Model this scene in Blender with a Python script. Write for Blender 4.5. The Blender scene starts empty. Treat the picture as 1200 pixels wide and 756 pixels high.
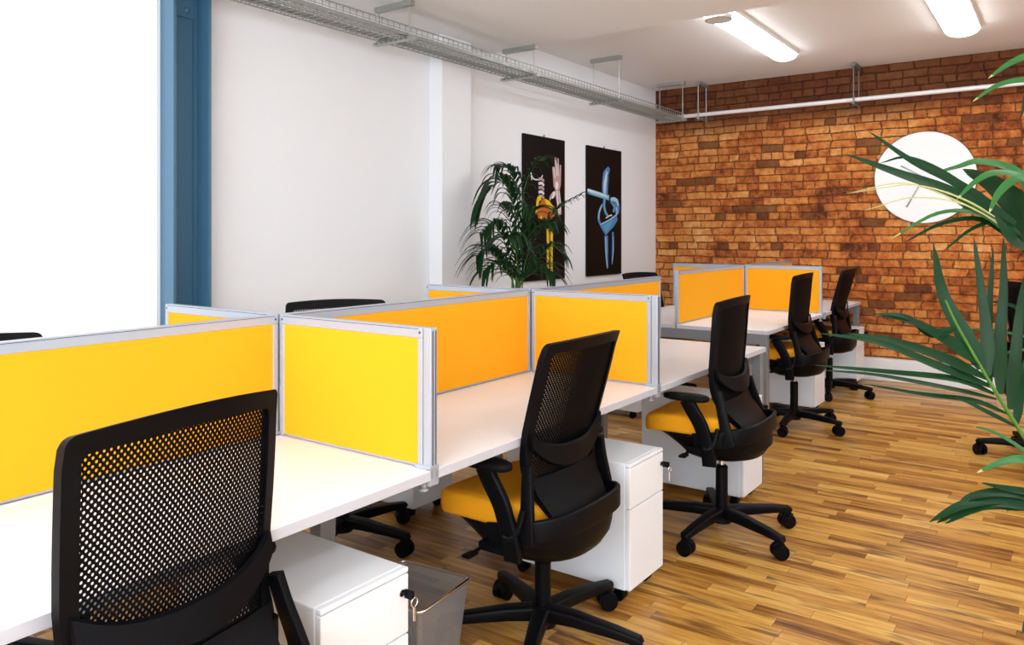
import bpy, bmesh, math, random
from mathutils import Vector, Matrix
random.seed(7)
C = bpy.context.scene.collection
sc = bpy.context.scene
PI = math.pi
R = math.radians

# ------------------------------------------------------------------ camera, world, big lights, exposure
CAM = Vector((2.0158, -1.5656, 1.3547)); YAW = 0.6204; FOC = 910.7; HOR = 276.03
cam_d = bpy.data.cameras.new('camera'); cam = bpy.data.objects.new('camera', cam_d); C.objects.link(cam)
cam.location = CAM; cam.rotation_euler = (PI/2, 0, YAW)
cam_d.sensor_width = 36; cam_d.lens = FOC/1200*36; cam_d.shift_y = (HOR-378)/1200; cam_d.clip_start = .05
sc.camera = cam
sc.view_settings.view_transform = 'Standard'; sc.view_settings.look = 'None'
sc.view_settings.exposure = 0.2; sc.view_settings.gamma = 1; sc.view_settings.use_curve_mapping = False
w = bpy.data.worlds.new('world'); sc.world = w; w.use_nodes = True
w.node_tree.nodes['Background'].inputs[0].default_value = (.84, .92, 1, 1)
w.node_tree.nodes['Background'].inputs[1].default_value = .60

def area(name, loc, rot, sx, sy, power, color=(1, 1, 1)):
    d = bpy.data.lights.new(name, 'AREA'); d.shape = 'RECTANGLE'; d.size = sx; d.size_y = sy
    d.energy = power; d.color = color
    o = bpy.data.objects.new(name, d); C.objects.link(o); o.location = loc; o.rotation_euler = rot
    return o
area('rear_fill_light', (2.2, -4.3, 1.9), (R(120), 0, 0), 5.5, 1.6, 270, (.88, .94, 1))  # added fill for assumed windows behind the camera, tilted up to brighten the ceiling
area('right_fill_light', (4.45, 1.0, 1.9), (R(90), 0, R(90)), 5.0, 1.6, 22, (.88, .94, 1))  # added unseen fill in front of the windowless right wall

# ------------------------------------------------------------------ materials
def mat(name, col, rough=.5, metal=0, spec=.5, emit=None, es=1, bump=0, bscale=200):
    m = bpy.data.materials.new(name); m.use_nodes = True
    nt = m.node_tree; b = nt.nodes['Principled BSDF']
    b.inputs['Base Color'].default_value = (*col, 1); b.inputs['Roughness'].default_value = rough
    b.inputs['Metallic'].default_value = metal; b.inputs['Specular IOR Level'].default_value = spec
    if emit: b.inputs['Emission Color'].default_value = (*emit, 1); b.inputs['Emission Strength'].default_value = es
    if bump:
        n = nt.nodes.new('ShaderNodeTexNoise'); n.inputs['Scale'].default_value = bscale
        tc = nt.nodes.new('ShaderNodeTexCoord'); nt.links.new(tc.outputs['Object'], n.inputs['Vector'])
        bp = nt.nodes.new('ShaderNodeBump'); bp.inputs['Strength'].default_value = bump; bp.inputs['Distance'].default_value = .002
        nt.links.new(n.outputs['Fac'], bp.inputs['Height']); nt.links.new(bp.outputs[0], b.inputs['Normal'])
    return m
class G:                                                # tiny node helper
    def __init__(s, m): s.nt = m.node_tree; s.b = s.nt.nodes['Principled BSDF']
    def n(s, t, **k):
        x = s.nt.nodes.new(t)
        for a, v in k.items(): setattr(x, a, v)
        return x
    def l(s, a, b): s.nt.links.new(a, b)
    def m(s, op, a, b=None, c=None):
        x = s.nt.nodes.new('ShaderNodeMath'); x.operation = op
        for i, v in enumerate((a, b, c)):
            if v is None: continue
            if isinstance(v, (int, float)): x.inputs[i].default_value = v
            else: s.l(v, x.inputs[i])
        return x.outputs[0]
    def ramp(s, fac, stops):
        r = s.nt.nodes.new('ShaderNodeValToRGB'); e = r.color_ramp.elements
        while len(e) < len(stops): e.new(.5)
        for q, (p, c) in zip(e, stops): q.position = p; q.color = (*c, 1)
        s.l(fac, r.inputs[0]); return r.outputs[0]
    def mix(s, fac, a, b, mode='MIX'):
        x = s.nt.nodes.new('ShaderNodeMix'); x.data_type = 'RGBA'; x.blend_type = mode
        for i, v in ((0, fac), (6, a), (7, b)):
            if isinstance(v, (int, float)): x.inputs[i].default_value = v
            elif isinstance(v, tuple): x.inputs[i].default_value = (*v, 1)
            else: s.l(v, x.inputs[i])
        return x.outputs[2]
    def noise(s, vec, scale, detail=2, rough=.5):
        x = s.nt.nodes.new('ShaderNodeTexNoise'); x.inputs['Scale'].default_value = scale
        x.inputs['Detail'].default_value = detail; x.inputs['Roughness'].default_value = rough
        s.l(vec, x.inputs['Vector']); return x.outputs['Fac']
    def white(s, a, b):
        c = s.n('ShaderNodeCombineXYZ')
        for i, v in enumerate((a, b)):
            if isinstance(v, (int, float)): c.inputs[i].default_value = v
            else: s.l(v, c.inputs[i])
        x = s.n('ShaderNodeTexWhiteNoise'); s.l(c.outputs[0], x.inputs['Vector']); return x.outputs['Value']

M = {}
M['white_wall'] = mat('white_wall_paint', (.88, .90, .93), .75, bump=.15, bscale=60)
M['ceiling'] = mat('ceiling_paint', (.94, .935, .925), .8, bump=.2, bscale=12)
M['slab'] = mat('slab_paint', (.95, .95, .945), .8, bump=.2, bscale=12)
M['desk'] = mat('white_laminate', (.85, .875, .91), .32, bump=.03, bscale=400)
M['desk_edge'] = mat('grey_white_edging', (.56, .57, .63), .4)
M['alu'] = mat('silver_aluminium', (.43, .475, .55), .36, .35)
M['alu_dark'] = mat('dark_joint', (.06, .06, .09), .5)
M['steel_leg'] = mat('silver_painted_steel', (.27, .29, .33), .35, .5)
M['cabinet'] = mat('white_cabinet_metal', (.82, .86, .92), .38)
M['cab_front'] = mat('white_drawer_front', (.85, .87, .91), .42)
M['black'] = mat('black_plastic', (.0014, .0017, .003), .45, spec=.13, bump=.1, bscale=500)
M['blackf'] = mat('black_soft_pad', (.003, .003, .004), .6, spec=.12)
M['chrome'] = mat('chrome', (.8, .8, .82), .12, 1)
M['blue'] = mat('blue_steel_paint', (.050, .145, .240), .32, bump=.1, bscale=80)
M['galv'] = mat('galvanised_steel', (.42, .43, .41), .40, .65)
M['galv_dark'] = mat('dull_channel_steel', (.20, .21, .20), .5, .5)
M['pipe'] = mat('pale_painted_conduit', (.82, .82, .84), .35, .1)
M['tube'] = mat('lit_diffuser', (1, 1, 1), .4, emit=(.93, .965, 1), es=13)
M['lampbody'] = mat('lamp_housing_white', (.8, .79, .76), .5)
M['soil'] = mat('potting_soil', (.03, .018, .01), .95)
M['pot'] = mat('white_glazed_pot', (.75, .75, .75), .3)
M['clock'] = mat('white_clock_face', (.90, .91, .92), .5)
M['clockedge'] = mat('dark_clock_rim', (.10, .06, .05), .5)
M['hand'] = mat('grey_clock_hand', (.42, .42, .42), .4)
M['trim'] = mat('white_gloss_trim', (.86, .87, .88), .3)
M['canvas'] = mat('black_print', (.004, .003, .0035), .5, spec=.15)

def yellow():
    m = mat('yellow_fabric', (1, .52, .01), .85, spec=.15); g = G(m)
    tc = g.n('ShaderNodeTexCoord'); v = tc.outputs['Object']
    n = g.noise(v, 900, 1); c = g.mix(g.m('MULTIPLY', n, .25), (.93, .395, .012), (.82, .32, .008)); g.l(c, g.b.inputs['Base Color'])
    b = g.n('ShaderNodeBump'); b.inputs['Strength'].default_value = .15; b.inputs['Distance'].default_value = .001
    g.l(n, b.inputs['Height']); g.l(b.outputs[0], g.b.inputs['Normal']); pass
    return m
M['yellow'] = yellow()

def holes(name, a, bsp, ax, by, rad, col, rough, metal=0):
    # staggered round holes punched through a sheet, in the sheet's own object coordinates
    m = mat(name, col, rough, metal, spec=.10); g = G(m)
    tc = g.n('ShaderNodeTexCoord'); sp = g.n('ShaderNodeSeparateXYZ'); g.l(tc.outputs['Object'], sp.inputs[0])
    u = sp.outputs[ax]; v = sp.outputs[by]
    def cell(ou, ov):
        fu = g.m('SUBTRACT', g.m('FRACT', g.m('ADD', g.m('DIVIDE', u, a), ou + 100)), .5)
        fv = g.m('SUBTRACT', g.m('FRACT', g.m('ADD', g.m('DIVIDE', v, bsp), ov + 100)), .5)
        du = g.m('MULTIPLY', fu, a); dv = g.m('MULTIPLY', fv, bsp)
        return g.m('SQRT', g.m('ADD', g.m('MULTIPLY', du, du), g.m('MULTIPLY', dv, dv)))
    d = g.m('MINIMUM', cell(0, 0), cell(.5, .5))
    al = g.m('GREATER_THAN', d, rad)
    g.l(al, g.b.inputs['Alpha'])
    return m
M['mesh'] = holes('perforated_black_mesh', .0112, .0140, 1, 2, .0028, (.0025, .0025, .0035), .55)
def binmesh():
    m = mat('silver_wire_mesh', (.36, .38, .42), .35, .5); g = G(m)
    tc = g.n('ShaderNodeTexCoord'); sp = g.n('ShaderNodeSeparateXYZ'); g.l(tc.outputs['Object'], sp.inputs[0])
    s = g.m('ADD', sp.outputs[0], sp.outputs[1]); z = sp.outputs[2]; p = .0032
    a = g.m('GREATER_THAN', g.m('FRACT', g.m('ADD', g.m('DIVIDE', g.m('ADD', s, z), p), 500)), .44)
    b = g.m('GREATER_THAN', g.m('FRACT', g.m('ADD', g.m('DIVIDE', g.m('SUBTRACT', s, z), p), 500)), .44)
    g.l(g.m('SUBTRACT', 1, g.m('MULTIPLY', a, b)), g.b.inputs['Alpha']); return m
M['binmesh'] = binmesh()

def brick():
    m = mat('old_orange_brick', (.5, .2, .08), .85, spec=.25); g = G(m)
    tc = g.n('ShaderNodeTexCoord'); sp = g.n('ShaderNodeSeparateXYZ'); g.l(tc.outputs['Object'], sp.inputs[0])
    wob = g.noise(tc.outputs['Object'], 2.3, 3, .6)
    x = g.m('ADD', sp.outputs[0], 20); z = g.m('ADD', g.m('ADD', sp.outputs[2], g.m('MULTIPLY', g.m('SUBTRACT', wob, .5), .035)), 3)
    rh = .0765; row = g.m('FLOOR', g.m('DIVIDE', z, rh))
    fz = g.m('FRACT', g.m('DIVIDE', z, rh))
    r1 = g.white(row, 3.3)
    head = g.m('GREATER_THAN', g.m('FRACT', g.m('MULTIPLY', row, .25)), .7)          # header courses alternate with stretchers
    bw = g.m('ADD', .225, g.m('MULTIPLY', head, -.1125))
    xx = g.m('DIVIDE', g.m('ADD', x, g.m('MULTIPLY', r1, .2)), bw)
    xx = g.m('ADD', xx, g.m('MULTIPLY', g.m('SUBTRACT', g.noise(tc.outputs['Object'], 5.1, 2), .5), .45))
    col = g.m('FLOOR', xx); fx = g.m('FRACT', xx)
    rnd = g.white(col, row); rnd2 = g.white(g.m('ADD', col, 57.3), row)
    n1 = g.noise(tc.outputs['Object'], 15, 4, .7); n2 = g.noise(tc.outputs['Object'], .9, 3, .6); n3 = g.noise(tc.outputs['Object'], 70, 3, .6)
    edge_x = g.m('MULTIPLY', g.m('MINIMUM', fx, g.m('SUBTRACT', 1, fx)), bw)
    edge_z = g.m('MULTIPLY', g.m('MINIMUM', fz, g.m('SUBTRACT', 1, fz)), rh)
    e = g.m('ADD', g.m('MINIMUM', edge_x, edge_z), g.m('MULTIPLY', g.m('SUBTRACT', n3, .5), .026))
    mort = g.n('ShaderNodeMapRange'); mort.inputs['From Min'].default_value = .0012; mort.inputs['From Max'].default_value = .0070
    g.l(e, mort.inputs['Value'])
    t = g.m('ADD', g.m('MULTIPLY', rnd, .34), g.m('ADD', g.m('MULTIPLY', g.m('SUBTRACT', n2, .5), 1.5), g.m('ADD', g.m('MULTIPLY', g.m('SUBTRACT', n1, .5), 1.15), g.m('ADD', .34, g.m('MULTIPLY', g.m('SUBTRACT', n3, .5), .45)))))
    c = g.ramp(t, [(0.02, (.060, .018, .007)), (.20, (.24, .058, .014)), (.38, (.46, .125, .026)), (.55, (.62, .215, .048)), (.75, (.76, .33, .095)), (1.0, (.90, .50, .21))])
    dark = g.m('GREATER_THAN', rnd2, .93)
    c = g.mix(g.m('MULTIPLY', dark, .72), c, (.06, .02, .012))
    c = g.mix(g.m('MULTIPLY', g.m('SUBTRACT', n3, .35), .6), c, (.16, .05, .015))
    mc = g.mix(n1, (.10, .03, .010), (.42, .15, .045))
    # courses mixed towards dark brown high on the wall
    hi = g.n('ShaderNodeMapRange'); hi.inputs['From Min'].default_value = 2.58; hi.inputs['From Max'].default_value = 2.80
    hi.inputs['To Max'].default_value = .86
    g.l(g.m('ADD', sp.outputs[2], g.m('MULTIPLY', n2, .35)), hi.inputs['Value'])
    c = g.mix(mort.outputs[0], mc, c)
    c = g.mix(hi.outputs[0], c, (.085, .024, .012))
    g.l(c, g.b.inputs['Base Color'])
    h = g.m('ADD', mort.outputs[0], g.m('ADD', g.m('MULTIPLY', n1, .8), g.m('MULTIPLY', rnd2, .5)))
    bp = g.n('ShaderNodeBump'); bp.inputs['Strength'].default_value = 1; bp.inputs['Distance'].default_value = .02
    g.l(h, bp.inputs['Height']); g.l(bp.outputs[0], g.b.inputs['Normal'])
    return m
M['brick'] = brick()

def parquet():
    m = mat('oak_strip_floor', (.5, .3, .12), .3, spec=.38); g = G(m)
    tc = g.n('ShaderNodeTexCoord'); sp = g.n('ShaderNodeSeparateXYZ'); g.l(tc.outputs['Object'], sp.inputs[0])
    x = g.m('ADD', sp.outputs[0], 30); y = g.m('ADD', sp.outputs[1], 30)
    wd = .066; row = g.m('FLOOR', g.m('DIVIDE', y, wd)); fy = g.m('FRACT', g.m('DIVIDE', y, wd))
    off = g.white(row, 1.7); ln = g.m('ADD', .34, g.m('MULTIPLY', g.white(row, 9.1), .22))
    xx = g.m('ADD', g.m('DIVIDE', x, ln), g.m('MULTIPLY', off, 7)); col = g.m('FLOOR', xx); fx = g.m('FRACT', xx)
    rnd = g.white(col, row); rnd2 = g.white(g.m('ADD', col, 31.7), row)
    cv = g.n('ShaderNodeCombineXYZ'); g.l(g.m('MULTIPLY', g.m('ADD', x, g.m('MULTIPLY', rnd, 9)), 3.2), cv.inputs[0])
    g.l(g.m('MULTIPLY', y, 46), cv.inputs[1]); g.l(g.m('MULTIPLY', rnd2, 20), cv.inputs[2])
    grain = g.noise(cv.outputs[0], 1, 4, .6)
    cv2 = g.n('ShaderNodeCombineXYZ'); g.l(g.m('MULTIPLY', x, 2.0), cv2.inputs[0]); g.l(g.m('MULTIPLY', y, 13), cv2.inputs[1]); g.l(g.m('MULTIPLY', rnd, 20), cv2.inputs[2])
    blot = g.noise(cv2.outputs[0], 1, 3, .6)
    t = g.m('ADD', g.m('MULTIPLY', rnd, .40), g.m('ADD', g.m('MULTIPLY', blot, .62), g.m('MULTIPLY', g.m('SUBTRACT', grain, .5), .80)))
    c = g.ramp(t, [(.12, (.09, .028, .006)), (.30, (.26, .10, .018)), (.43, (.47, .215, .038)), (.58, (.62, .325, .066)), (.76, (.74, .43, .11)), (.97, (.88, .60, .22))])
    streak = g.n('ShaderNodeMapRange'); streak.inputs['From Min'].default_value = .54; streak.inputs['From Max'].default_value = .64
    g.l(blot, streak.inputs['Value'])
    c = g.mix(g.m('MULTIPLY', g.m('MULTIPLY', streak.outputs[0], g.m('GREATER_THAN', rnd2, .40)), .8), c, (.13, .042, .010))
    ey = g.m('MULTIPLY', g.m('MINIMUM', fy, g.m('SUBTRACT', 1, fy)), wd); ex = g.m('MULTIPLY', g.m('MINIMUM', fx, g.m('SUBTRACT', 1, fx)), ln)
    seam = g.m('LESS_THAN', g.m('MINIMUM', ex, ey), .0011)
    c = g.mix(g.m('MULTIPLY', seam, .6), c, (.10, .035, .01))
    g.l(c, g.b.inputs['Base Color'])
    g.l(g.m('ADD', .24, g.m('MULTIPLY', grain, .16)), g.b.inputs['Roughness'])
    bp = g.n('ShaderNodeBump'); bp.inputs['Strength'].default_value = .12; bp.inputs['Distance'].default_value = .002
    g.l(g.m('SUBTRACT', grain, g.m('MULTIPLY', seam, 1.0)), bp.inputs['Height']); g.l(bp.outputs[0], g.b.inputs['Normal'])
    return m
M['floor'] = parquet()

def leafm(name, c1, c2):
    m = mat(name, c1, .40, spec=.16); g = G(m)
    tc = g.n('ShaderNodeTexCoord'); n = g.noise(tc.outputs['Object'], 9, 3)
    g.l(g.mix(n, c1, c2), g.b.inputs['Base Color'])
    tr = g.n('ShaderNodeBsdfTranslucent'); tr.inputs[0].default_value = (c2[0]*1.6, c2[1]*1.6, c2[2], 1)
    ms = g.n('ShaderNodeMixShader'); ms.inputs[0].default_value = .14
    out = [x for x in g.nt.nodes if x.type == 'OUTPUT_MATERIAL'][0]
    g.l(g.b.outputs[0], ms.inputs[1]); g.l(tr.outputs[0], ms.inputs[2]); g.l(ms.outputs[0], out.inputs[0])
    return m
M['leaf_dark'] = leafm('dark_palm_leaf', (.004, .018, .006), (.012, .050, .014))
M['leaf'] = leafm('green_palm_leaf', (.003, .018, .006), (.008, .052, .014))
M['leaf_light'] = leafm('pale_palm_leaf', (.016, .090, .024), (.055, .20, .055))
M['leaf_dry'] = mat('dry_leaf_tip', (.38, .36, .13), .6)
M['stem'] = mat('green_palm_stem', (.06, .17, .018), .4)

# ------------------------------------------------------------------ mesh helpers
def newbm(): return bmesh.new()
def xf(bm, vs, loc=(0, 0, 0), rot=None):
    for v in vs:
        if rot is not None: v.co = rot @ v.co
        v.co += Vector(loc)
def box(bm, c, s, bev=0, rot=None, mi=0, seg=2):
    r = bmesh.ops.create_cube(bm, size=1); vs = r['verts']
    for v in vs: v.co = Vector((v.co.x*s[0], v.co.y*s[1], v.co.z*s[2]))
    if bev:
        es = list({e for v in vs for e in v.link_edges})
        q = bmesh.ops.bevel(bm, geom=es, offset=bev, segments=seg, affect='EDGES', profile=.5)
        vs = list({v for f in q['faces'] for v in f.verts} | {v for v in vs if v.is_valid})
        seen = set(vs); st = list(vs)
        while st:
            v = st.pop()
            for e in v.link_edges:
                o = e.other_vert(v)
                if o not in seen: seen.add(o); st.append(o)
        vs = list(seen)
    xf(bm, vs, c, rot)
    if mi:
        for f in {f for v in vs for f in v.link_faces}: f.material_index = mi
    return vs
def bb(bm, lo, hi, bev=0, mi=0):
    return box(bm, [(a+b)/2 for a, b in zip(lo, hi)], [b-a for a, b in zip(lo, hi)], bev, mi=mi)
def cyl(bm, a, b, r1, r2=None, n=16, mi=0, caps=True):
    a = Vector(a); b = Vector(b); r2 = r1 if r2 is None else r2
    d = b-a; rot = d.to_track_quat('Z', 'Y').to_matrix()
    r = bmesh.ops.create_cone(bm, cap_ends=caps, segments=n, radius1=r1, radius2=r2, depth=d.length)
    xf(bm, r['verts'], (a+b)/2, rot)
    if mi:
        for f in {f for v in r['verts'] for f in v.link_faces}: f.material_index = mi
    return r['verts']
def frames(pts, up):
    out = []
    for i, p in enumerate(pts):
        t = (pts[min(i+1, len(pts)-1)]-pts[max(i-1, 0)]).normalized()
        s = t.cross(up)
        if s.length < 1e-4: s = t.cross(Vector((1, 0, 0)))
        s.normalize(); out.append((p, s, s.cross(t).normalized()))
    return out
def sweep(bm, pts, prof, up=(0, 0, 1), scale=None, closed=False, mi=0):
    """prof = list of (side, normal) offsets; scale per point"""
    pts = [Vector(p) for p in pts]; up = Vector(up); rings = []
    for i, (p, s, n) in enumerate(frames(pts, up)):
        k = scale[i] if scale else (1, 1)
        if isinstance(k, (int, float)): k = (k, k)
        rings.append([bm.verts.new(p+s*a*k[0]+n*b*k[1]) for a, b in prof])
    m = len(prof)
    for i in range(len(rings)-1):
        for j in range(m):
            f = bm.faces.new((rings[i][j], rings[i][(j+1) % m], rings[i+1][(j+1) % m], rings[i+1][j])); f.material_index = mi; f.smooth = True
    for r, rev in ((rings[0], 1), (rings[-1], 0)):
        f = bm.faces.new(r[::-1] if rev else r); f.material_index = mi
def circ(r, n=10, ry=None): return [(r*math.cos(2*PI*i/n), (ry or r)*math.sin(2*PI*i/n)) for i in range(n)]
def rrect(a, b, r=.3, n=3):
    o = []; r = min(a, b)*r
    for cx, cy, a0 in ((a-r, b-r, 0), (-a+r, b-r, 90), (-a+r, -b+r, 180), (a-r, -b+r, 270)):
        for k in range(n+1):
            t = R(a0+90*k/n); o.append((cx+r*math.cos(t), cy+r*math.sin(t)))
    return o
def loft(bm, rings, cap=True, mi=0, smooth=True):
    rs = [[bm.verts.new(p) for p in r] for r in rings]; m = len(rs[0])
    for i in range(len(rs)-1):
        for j in range(m):
            f = bm.faces.new((rs[i][j], rs[i][(j+1) % m], rs[i+1][(j+1) % m], rs[i+1][j])); f.smooth = smooth; f.material_index = mi
    if cap:
        bm.faces.new(rs[0][::-1]).material_index = mi; bm.faces.new(rs[-1]).material_index = mi
def smooth_path(pts, n=6):
    P = [Vector(p) for p in pts]; P = [P[0]*2-P[1]]+P+[P[-1]*2-P[-2]]; out = []
    for i in range(1, len(P)-2):
        for k in range(n):
            t = k/n; a, b, c, d = P[i-1:i+3]
            out.append(.5*((2*b)+(c-a)*t+(2*a-5*b+4*c-d)*t*t+(3*b-a-3*c+d)*t**3))
    out.append(P[-2]); return out
def obj(name, bm, mats, parent=None, smooth=None, loc=(0, 0, 0), rot=(0, 0, 0)):
    if not isinstance(mats, (list, tuple)): mats = [mats]
    bmesh.ops.recalc_face_normals(bm, faces=bm.faces)
    me = bpy.data.meshes.new(name); bm.to_mesh(me); bm.free()
    for x in mats: me.materials.append(x)
    if smooth is not None:
        me.shade_smooth(); me.set_sharp_from_angle(angle=R(smooth))
    o = bpy.data.objects.new(name, me); C.objects.link(o); o.location = loc; o.rotation_euler = rot
    if parent is not None: o.parent = parent
    return o
def thing(name, label, cat, loc=(0, 0, 0), rz=0, group=None):
    o = bpy.data.objects.new(name, None); o.empty_display_size = .1; C.objects.link(o); o.location = loc; o.rotation_euler = (0, 0, rz)
    return tag(o, label, cat, group)
def tag(o, label, cat, group=None):
    o['label'] = label; o['category'] = cat
    if group: o['group'] = group
    return o
def struct(name, bm, m, parent=None, **k):
    o = obj(name, bm, m, parent, **k)
    if parent is None: o['kind'] = 'structure'
    return o
def copy_tree(o, parent=None):
    c = o.copy(); C.objects.link(c)
    if parent is not None: c.parent = parent
    for ch in list(o.children): copy_tree(ch, c)
    return c

# ------------------------------------------------------------------ room
WX, BY, HC, LC, SY = -1.72, 6.42, 2.965, 2.79, 3.33      # left wall x, brick wall y, high ceiling, low slab, slab end
b = newbm(); bb(b, (WX-.3, -4.6, -.1), (4.8, BY+.3, 0)); struct('floor', b, M['floor'])
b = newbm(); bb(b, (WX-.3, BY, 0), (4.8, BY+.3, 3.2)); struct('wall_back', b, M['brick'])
for lo, hi in (((WX-.25, .58, 0), (WX, BY, 3.2)), ((WX-.25, -4.6, 0), (WX, -.95, 3.2)), ((WX-.25, -.95, 0), (WX, .58, .75)), ((WX-.25, -.95, 2.75), (WX, .58, 3.2))):
    b = newbm(); bb(b, lo, hi); struct('wall_left', b, M['white_wall'])
b = newbm(); bb(b, (4.5, -4.6, 0), (4.8, BY, 3.2)); struct('wall_right', b, M['white_wall'])
b = newbm(); bb(b, (WX, SY, HC), (4.5, BY, HC+.2)); struct('ceiling', b, M['ceiling'])
b = newbm(); bb(b, (WX, -4.6, LC), (4.5, SY, HC+.2), .006); struct('ceiling', b, M['slab'])
b = newbm(); bb(b, (WX, 6.33, 0), (4.5, BY, .205), .006); struct('baseboard_back', b, M['trim'])
b = newbm(); bb(b, (WX, 2.64, 0), (-1.60, 2.97, LC+.0), .004); struct('trim_1', b, M['white_wall'])
# bright frosted window left of the steel column
M['frost'] = mat('frosted_lit_pane', (.9, .93, .95), .5, emit=(.90, .945, 1.0), es=.62)
b = newbm(); bb(b, (WX-.05, -.95, .75), (WX-.02, .58, 2.75)); wo = struct('window_1', b, M['frost'])
b = newbm()
for lo, hi in (((WX-.05, -.95, .72), (WX+.02, .58, .76)), ((WX-.05, -.95, .72), (WX+.01, -.91, 2.75))): bb(b, lo, hi, .004)
obj('window_frame', b, M['trim'], wo)

# steel column: two flanges and a web standing out of the left wall
col = thing('steel_column', 'blue painted riveted steel column against the left wall', 'column', (-1.70, .70, 0))
b = newbm(); bb(b, (-.10, -.10, 0), (.10, -.084, LC), .002); obj('flange', b, M['blue'], col)
b = newbm(); bb(b, (-.10, .095, 0), (.10, .111, LC), .002); obj('flange', b, M['blue'], col)
b = newbm(); bb(b, (-.03, -.084, 0), (-.014, .095, LC))
for y, s in ((.086, 1), (-.076, -1)): bb(b, (-.014, y-.008*s-.004, 0), (-.004, y+.009, LC))
obj('web', b, M['blue'], col)
b = newbm(); bb(b, (-.014, -.075, 2.485), (-.002, .078, LC), .002)
plate = obj('splice_plate', b, M['blue'], col)
for iy in (-.035, .035):
    for iz in (2.525, 2.595, 2.665):
        b = newbm(); bmesh.ops.create_uvsphere(b, u_segments=14, v_segments=8, radius=.017)
        for v in b.verts: v.co.x *= .6
        obj('rivet', b, M['blue'], plate, smooth=60, loc=(-.001, iy, iz))

# ------------------------------------------------------------------ benches
def bench(name, label, x0, y0, n, back_off=0, posts=()):
    t = thing(name, label, 'desk bench', (x0, y0, 0)); D = .644; L = 1.4
    for k in range(n):
        for s in (-1, 1):
            b = newbm(); a0, a1 = (.006, D) if s > 0 else (-D, -.006)
            bb(b, (a0, k*L+.0015, .704), (a1, (k+1)*L-.0015, .73), .0015)
            b.normal_update()
            for f in b.faces:
                if abs(f.normal.z) < .5: f.material_index = 1
            obj('desktop', b, [M['desk'], M['desk_edge']], t)
    tot = n*L
    def leg(x, y, sx=.05, sy=.05):
        b = newbm(); bb(b, (x-sx/2, y-sy/2, .012), (x+sx/2, y+sy/2, .704), .004)
        o = obj('leg', b, M['steel_leg'], t)
        b = newbm(); cyl(b, (x, y, 0), (x, y, .013), .022, n=12); obj('foot', b, M['black'], o)
    for y in (.035, tot-.035):
        for x in (-D+.035, D-.035): leg(x, y)
        b = newbm(); bb(b, (-D+.06, y-.025, .635), (D-.06, y+.025, .703), .003); obj('cross_beam', b, M['steel_leg'], t)
    for x, y, sx, sy in posts: leg(x, y, sx, sy)
    for x in (-.42, .42):
        b = newbm(); bb(b, (x-.02, .06, .664), (x+.02, tot-.06, .703), .003); obj('rail', b, M['steel_leg'], t)
    return t
bench('desk_bench', 'long white back-to-back desk bench in the foreground on silver legs', 0, -1.4, 3,
      posts=((.20, 1.4, .05, .06), (-.20, 1.4, .05, .06), (.20, 2.8, .05, .06), (-.20, 2.8, .05, .06), (-.30, 4.02, .06, .05)))
bench('desk_bench', 'white back-to-back desk bench standing nearest the brick wall', -.215, 3.53, 2)

# ------------------------------------------------------------------ screens
def screen(label, p, q, post_a=False, post_b=False, group=None, clamp_b=False, short=False):
    """upright divider from p to q (plan points)"""
    p = Vector((*p, 0)); q = Vector((*q, 0)); d = q-p; Lg = d.length; rz = math.atan2(d.y, d.x)
    t = thing('desk_screen', label, 'desk screen', (p.x, p.y, 0), rz, group)
    z0, z1, T = .734, 1.108, .026
    b = newbm()
    bb(b, (0, -T/2, z1-.029), (Lg, T/2, z1), .002)
    bb(b, (0, -T/2, z0), (.018, T/2, z1-.0292), .002); bb(b, (Lg-.018, -T/2, z0), (Lg, T/2, z1-.0292), .002)
    bb(b, (.018, -T/2+.006, z0), (Lg-.018, T/2-.006, z0+.006))
    for x in (.010, Lg-.010):                                # corner screws
        for s in (-1, 1): cyl(b, (x, s*T/2, z1-.014), (x, s*(T/2+.0012), z1-.014), .0036, n=8, mi=1)
    for s in (-1, 1): bb(b, (.014, s*(T/2)-.0006, z1-.0052), (Lg-.014, s*(T/2)+.0006, z1-.0036), mi=1)
    obj('frame', b, [M['alu'], M['alu_dark']], t)
    b = newbm(); bb(b, (.017, -T/2+.002, z0+.0055), (Lg-.017, T/2-.002, z1-.0285), .001); obj('fabric_panel', b, M['yellow'], t)
    for on, x in ((post_a, -.016), (post_b, Lg+.016)):
        if on:
            b = newbm(); bb(b, (x-.014, -T/2, z0), (x+.014, T/2, z1), .003)
            for s in (-1, 1): bb(b, (x-.0155, s*.006-.0012, z0+.002), (x+.0155, s*.006+.0012, z1-.008), mi=1)
            obj('end_post', b, [M['alu'], M['alu_dark']], t)
    if clamp_b:
        b = newbm(); x = Lg+.006 if not short else Lg
        bb(b, (x-.03, -.018, .730), (x+.026, .018, .742), .002); bb(b, (x+.012, -.018, .688), (x+.026, .018, .736), .002)
        bb(b, (x-.03, -.012, .690), (x+.02, .012, .698), .002); cyl(b, (x-.012, 0, .672), (x-.012, 0, .70), .007, n=10); cyl(b, (x-.012, 0, .668), (x-.012, 0, .675), .013, n=12)
        obj('desk_clamp', b, M['alu'], t)
    return t
gs = None
e = .017
screen('long yellow spine screen at the far left, behind the foreground chair', (0, -1.4+e), (0, -e))
screen('long yellow spine screen in the middle, between the two side screens of the front bench', (0, e), (0, 1.4-e))
screen('yellow spine screen ending at the gap between benches, below the blue poster', (0, 1.4+e), (0, 2.8-.01), post_b=False)
screen('pale yellow side screen nearest the camera, beside the foreground chair', (e, 0), (.612, 0), post_b=True, clamp_b=True)
screen('yellow side screen low in front of the blue column', (-e, 0), (-.630, 0))
screen('yellow side screen behind the second mesh chair, clamped at the middle of the bench', (e, 1.4), (.612, 1.4), post_b=True, clamp_b=True)
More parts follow.
